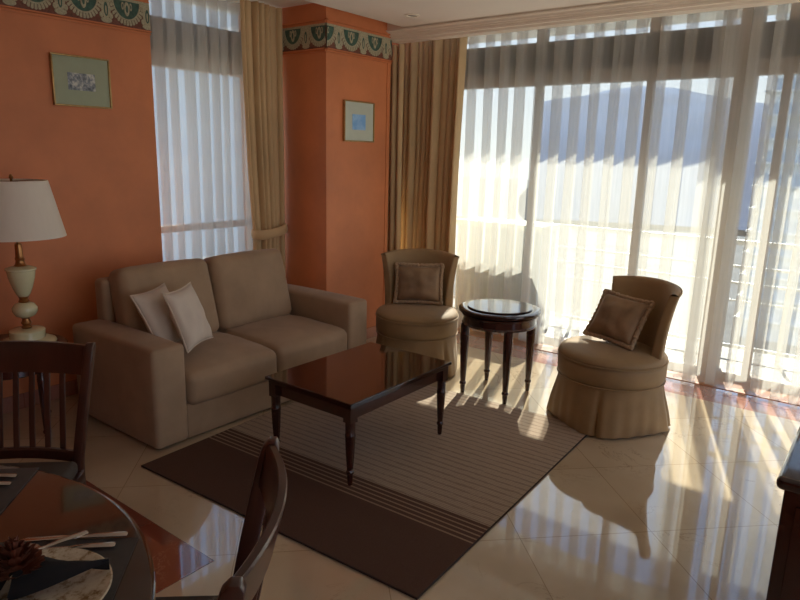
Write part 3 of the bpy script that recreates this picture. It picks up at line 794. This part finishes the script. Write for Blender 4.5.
# ------------------------------------------------------------------ dining table and chairs
TC = (-1.39, -.01); TZ = .70
dt = thing('dining_table', 'round reddish-brown dining table in the lower left corner', 'table', (*TC, 0))
MB().lathe([(.660, TZ-.045), (.680, TZ-.040), (.695, TZ-.030), (.703, TZ-.016), (.702, TZ-.006), (.696, TZ-.001), (.690, TZ), (.3, TZ)], n=128).build('tabletop', M['dining_wood'], dt)
MB().lathe([(.61, TZ-.10), (.615, TZ-.045)], n=96).build('apron', M['mahogany'], dt)
MB().lathe([(.10, .10), (.085, .16), (.055, .24), (.075, .34), (.09, .42), (.06, .50), (.09, .60), (.16, TZ-.08)], n=40).build('pedestal', M['mahogany'], dt)
for k in range(4):
    a = radians(90*k+20); pts = [(.06*cos(a), .06*sin(a), .17), (.20*cos(a), .20*sin(a), .14), (.36*cos(a), .36*sin(a), .05), (.42*cos(a), .42*sin(a), .022)]
    MB().tube(pts, [.035, .032, .026, .022], 10).build('foot', M['mahogany'], dt)
def make_dchair():
    # local: faces -y, back at y=+.2, width .50 ; origin centre of seat on floor
    root = thing('dining_chair', '', 'chair')
    W = .27; HT = .850
    def wd(z): return W-.012-.045*(1-max(0, min(1, (z-.44)/.41)))
    def bow(x): return .045*(1-(x/W)**2)
    def lean(z): 
        t = (z-.44)/(HT-.44); return .20+(.085*max(0, t)**1.2 if t > 0 else .06*t*t)
    for s in (-1, 1):
        P = []
        zs = [0, .1, .2, .3, .40, .46, .54, .62, .70, .77, .81, .835, HT]
        mb = MB()
        for z in zs:
            y = lean(z) if z > .44 else .20+.05*(1-z/.44)**2
            hx_, hy_ = .014, .022
            if z > .83: hy_ *= .85 if z < HT else .4
            x = s*wd(z)
            P.append([(x-hx_, y-hy_, z), (x+hx_, y-hy_, z), (x+hx_, y+hy_, z), (x-hx_, y+hy_, z)])
        mb.grid(P, cv=True); mb.f.append((0, 3, 2, 1)); mb.mi.append(0); e = (len(P)-1)*4; mb.f.append((e, e+1, e+2, e+3)); mb.mi.append(0)
        mb.build('stile', M['chair_wood'], root, bevel=.004)
    def rail(z0, z1, th, name, crown=0):
        P = []
        for i in range(25):
            q_ = -1+2*i/24; x = q_*(wd(z0)-.004); row = []; b = bow(x*W/(wd(z0)-.004))
            c = crown*(1-q_*q_)
            for (dy, z) in ((-th/2, z0), (-th/2, z1+c-.006), (-th/2+.004, z1+c), (th/2-.004, z1+c), (th/2, z1+c-.006), (th/2, z0)):
                row.append((x, lean(z)+b+dy, z))
            P.append(row)
        mb = MB(); mb.grid(P, cv=True)
        mb.f.append((0, 1, 2, 3, 4, 5)); mb.mi.append(0); e = 24*6; mb.f.append((e, e+1, e+2, e+3, e+4, e+5)); mb.mi.append(0)
        mb.build(name, M['chair_wood'], root, angle=30)
    rail(.745, .842, .022, 'crest_rail', .004); rail(.455, .490, .02, 'lower_rail')
    for k in range(7):
        x = (k-3)*.052; b = bow(x)
        P = []
        for z in (.485, .58, .68, .75):
            y = lean(z)+b; P.append([(x-.009, y-.005, z), (x+.009, y-.005, z), (x+.009, y+.005, z), (x-.009, y+.005, z)])
        MB().grid(P, cv=True).build('slat', M['chair_wood'], root, bevel=.002)
    for s in (-1, 1):
        MB().box(s*.21-.018, s*.21+.018, -.20, -.164, 0, .41).build('front_leg', M['chair_wood'], root, bevel=.004)
    fr_ = MB(); fr_.box(-.235, .235, -.21, .20, .385, .425); fr_.build('seat_frame', M['chair_wood'], root, bevel=.005)
    MB().soft((0, -.01, .447), (.225, .19, .026), .02, (0, 0, .012), n=10).build('seat_pad', M['seat_pad'], root)
    for s in (-1, 1): MB().box(s*.21-.009, s*.21+.009, -.17, .21, .17, .195).build('stretcher', M['chair_wood'], root)
    return root
def put_chair(o, back, face, label):
    """back: xy of the middle of the chord at crest height; face: direction the sitter faces"""
    f_ = Vector(face).normalized(); rz = math.atan2(f_.y, f_.x)+pi/2
    o.rotation_euler = (0, 0, rz); b_ = Vector(back) + f_*.28
    o.location = (b_.x, b_.y, 0); o['label'] = label; o['group'] = 'dining chairs'
dc = make_dchair()
put_chair(dc, (-2.30, .86), (.70, -.71), 'slat-back dining chair behind the table, in front of the lamp')
dc2 = copy_tree(dc)
put_chair(dc2, (-.9075, .741), (-.74, -.67), 'dining chair with curved back rail seen end-on beside the rug')

# place settings
def placemat(corner, e1, e2, l1, l2, label):
    e1 = Vector(e1).normalized(); e2 = Vector(e2).normalized(); c = Vector(corner); z0 = TZ+.0005
    pts = [c, c+e1*l1, c+e1*l1+e2*l2, c+e2*l2]
    mb = MB(); mb.prism([(p.x, p.y) for p in pts], 'z', z0, z0+.003)
    return tag(mb.build('placemat', M['placemat'], smooth=False), label, 'placemat')
placemat((-1.636, .648), (-.70, -.714), (.714, -.70), .42, .30, 'slate grey placemat at the far side of the dining table')
placemat((-1.165, .640), (.72, -.69), (-.72, -.69), .44, .32, 'slate grey placemat under the flowered plate, nearest the camera')
PZ = TZ+.0036
PC = (-1.128, .408)
pl = thing('dinner_plate', 'flowered cream china plate on the near placemat', 'plate', (*PC, PZ))
MB().lathe([(.085, 0), (.09, .003), (.135, .017), (.137, .019), (.134, .0205), (.092, .009), (.07, .006), (.001, .006)], n=72, cap=False).build('plate', M['china'], pl)
nk = MB(); d1 = Vector((.80, .55)).normalized(); d2 = Vector((-d1.y, d1.x))
tip = Vector((-1.098, .500)); 
def ribbon(a, b, wa, wb, z0):
    P = []
    a = Vector(a); b = Vector(b); dd = (b-a).normalized(); nn = Vector((-dd.y, dd.x))
    for i in range(13):
        t = i/12; c = a.lerp(b, t); wv = wa+(wb-wa)*t
        P.append([(c.x+nn.x*wv*s, c.y+nn.y*wv*s, z0+.012*t+.010*sin(t*3+s*2)+.004*(1-abs(s))) for s in (-1, -.5, 0, .5, 1)])
    return P
nap = MB()
A = ribbon((-1.080, .532), (-1.165, .40), .0005, .058, PZ+.028); nap.grid(A); nap.grid([[(x, y, z+.006) for x, y, z in r] for r in A])
B_ = ribbon((-1.25, .31), (-1.165, .40), .06, .05, PZ+.028); nap.grid(B_); nap.grid([[(x, y, z+.006) for x, y, z in r] for r in B_])
tag(nap.build('napkin', M['napkin'], angle=60), 'black folded napkin on the flowered plate', 'napkin')
fw = MB()
for ring, (r_, n_, z_, tl_) in enumerate(((.044, 11, .0, .9), (.036, 9, .010, .7), (.026, 8, .018, .55), (.016, 6, .026, .35), (.007, 4, .032, .1))):
    for k in range(n_):
        a = 2*pi*k/n_+ring*.4; P = []
        for i in range(6):
            v = i/5; row = []
            for j in range(11):
                u = -1+2*j/10
                rr = r_*(.25+.75*v)+(.004*sin(u*7+k)+.003*sin(u*15+k*2))*v; zz = z_+.034*v*(1-.25*u*u)*(1.1-tl_*.5)+.003*sin(u*6+k)*v
                aa = a+u*(.55+.3*(ring > 1)); row.append((rr*cos(aa), rr*sin(aa), zz))
            P.append(row)
        fw.grid(P)
fo = fw.build('napkin_flower', M['flower'], angle=180); fo.location = (-1.140, .395, PZ+.059); fo.scale = (1.0, 1.0, 1.0)
tag(fo, 'rust coloured organza rose on the black napkin', 'flower')
def cutlery(name, a, b, kind, label, z=PZ, cat='cutlery'):
    a = Vector(a); b = Vector(b); L_ = (b-a).length; rz = math.atan2((b-a).y, (b-a).x)
    o = thing(name, label, cat, (a.x, a.y, z), rz)
    mb = MB()
    mb.tube([(0, 0, .004), (L_*.02, 0, .005), (L_*.30, 0, .006), (L_*.45, 0, .005)], [.006, .009, .0075, .004], 10, sy=.45)
    mb.build('handle', M['silver'], o)
    h = MB()
    if kind == 'knife': h.prism([(L_*.44, -.004), (L_*.6, -.009), (L_*.92, -.009), (L_, .003), (L_*.98, .006), (L_*.44, .004)], 'z', .0035, .006); h.build('blade', M['silver'], o, bevel=.0008)
    elif kind == 'fork':
        h.tube([(L_*.44, 0, .005), (L_*.68, 0, .006)], [.004, .003], 8, sy=.6)
        h.prism([(L_*.66, -.004), (L_*.74, -.012), (L_*.80, -.012), (L_*.80, .012), (L_*.74, .012), (L_*.66, .004)], 'z', .004, .007)
        for k in range(4): y = -.0105+k*.007; h.tube([(L_*.79, y, .0055), (L_*.9, y, .003), (L_, y, .007)], .0017, 6)
        h.build('tines', M['silver'], o)
    else:
        h.tube([(L_*.44, 0, .005), (L_*.74, 0, .005)], [.004, .003], 8, sy=.6)
        P = []
        for i in range(9):
            r = i/8; P.append([(L_*.86+r*.032*cos(2*pi*k/20), r*.020*sin(2*pi*k/20), .002+.006*r*r) for k in range(20)])
        h.grid(P, cv=True); h.grid([[(x, y, z_-.0012) for x, y, z_ in r] for r in P], cv=True); h.build('bowl', M['silver'], o)
    return o
cutlery('table_knife', (-1.186, .628), (-1.335, .472), 'knife', 'long silver knife nearest the far edge of the near placemat')
cutlery('table_spoon', (-1.170, .592), (-1.310, .445), 'spoon', 'silver spoon beside the flowered plate')
cutlery('table_fork', (-1.228, .566), (-1.258, .386), 'fork', 'silver fork lying across the left of the flowered plate', z=PZ+.018)
cutlery('table_fork', (-1.622, .590), (-1.80, .44), 'fork', 'silver fork on the far placemat, outer one')
cutlery('table_knife', (-1.592, .565), (-1.77, .41), 'knife', 'silver knife on the far placemat, inner one')

# ------------------------------------------------------------------ cabinet at the right edge
cb = thing('sideboard', 'dark wooden cabinet cut off by the right edge of the photo', 'cabinet', (-.13, 1.77, 0))
MB().box(0, .42, 0, 1.15, .05, .705).build('body', M['mahogany'], cb, bevel=.004)
MB().box(-.018, .435, -.03, 1.17, .71, .745).build('top', M['table_top'], cb, smooth=False, bevel=.014, seg=4)
MB().box(.01, .41, .01, 1.14, 0, .05).build('plinth', M['mahogany'], cb)
for k in range(2):
    d_ = MB(); d_.box(.03+k*.185, .205+k*.185, -.012, 0, .09, .67); dd = d_.build('door', M['mahogany'], cb, bevel=.003)
    MB().tube([(.19+k*.04, -.012, .38), (.19+k*.04, -.030, .38)], .009, 10).build('handle', M['brass'], dd)

# ceiling downlight
dl_ = thing('downlight', 'small recessed downlight in the ceiling near the pillar', 'ceiling light', (-2.88, 3.826, 2.4345))
MB().lathe([(.030, 0), (.052, -.001), (.054, -.004), (.050, -.007), (.036, -.008), (.030, -.002)], n=32, cap=False).build('trim_ring', M['cornice'], dl_)
MB().lathe([(.034, -.003), (.033, -.002)], n=32).build('lens', M['lamp_dark'], dl_)
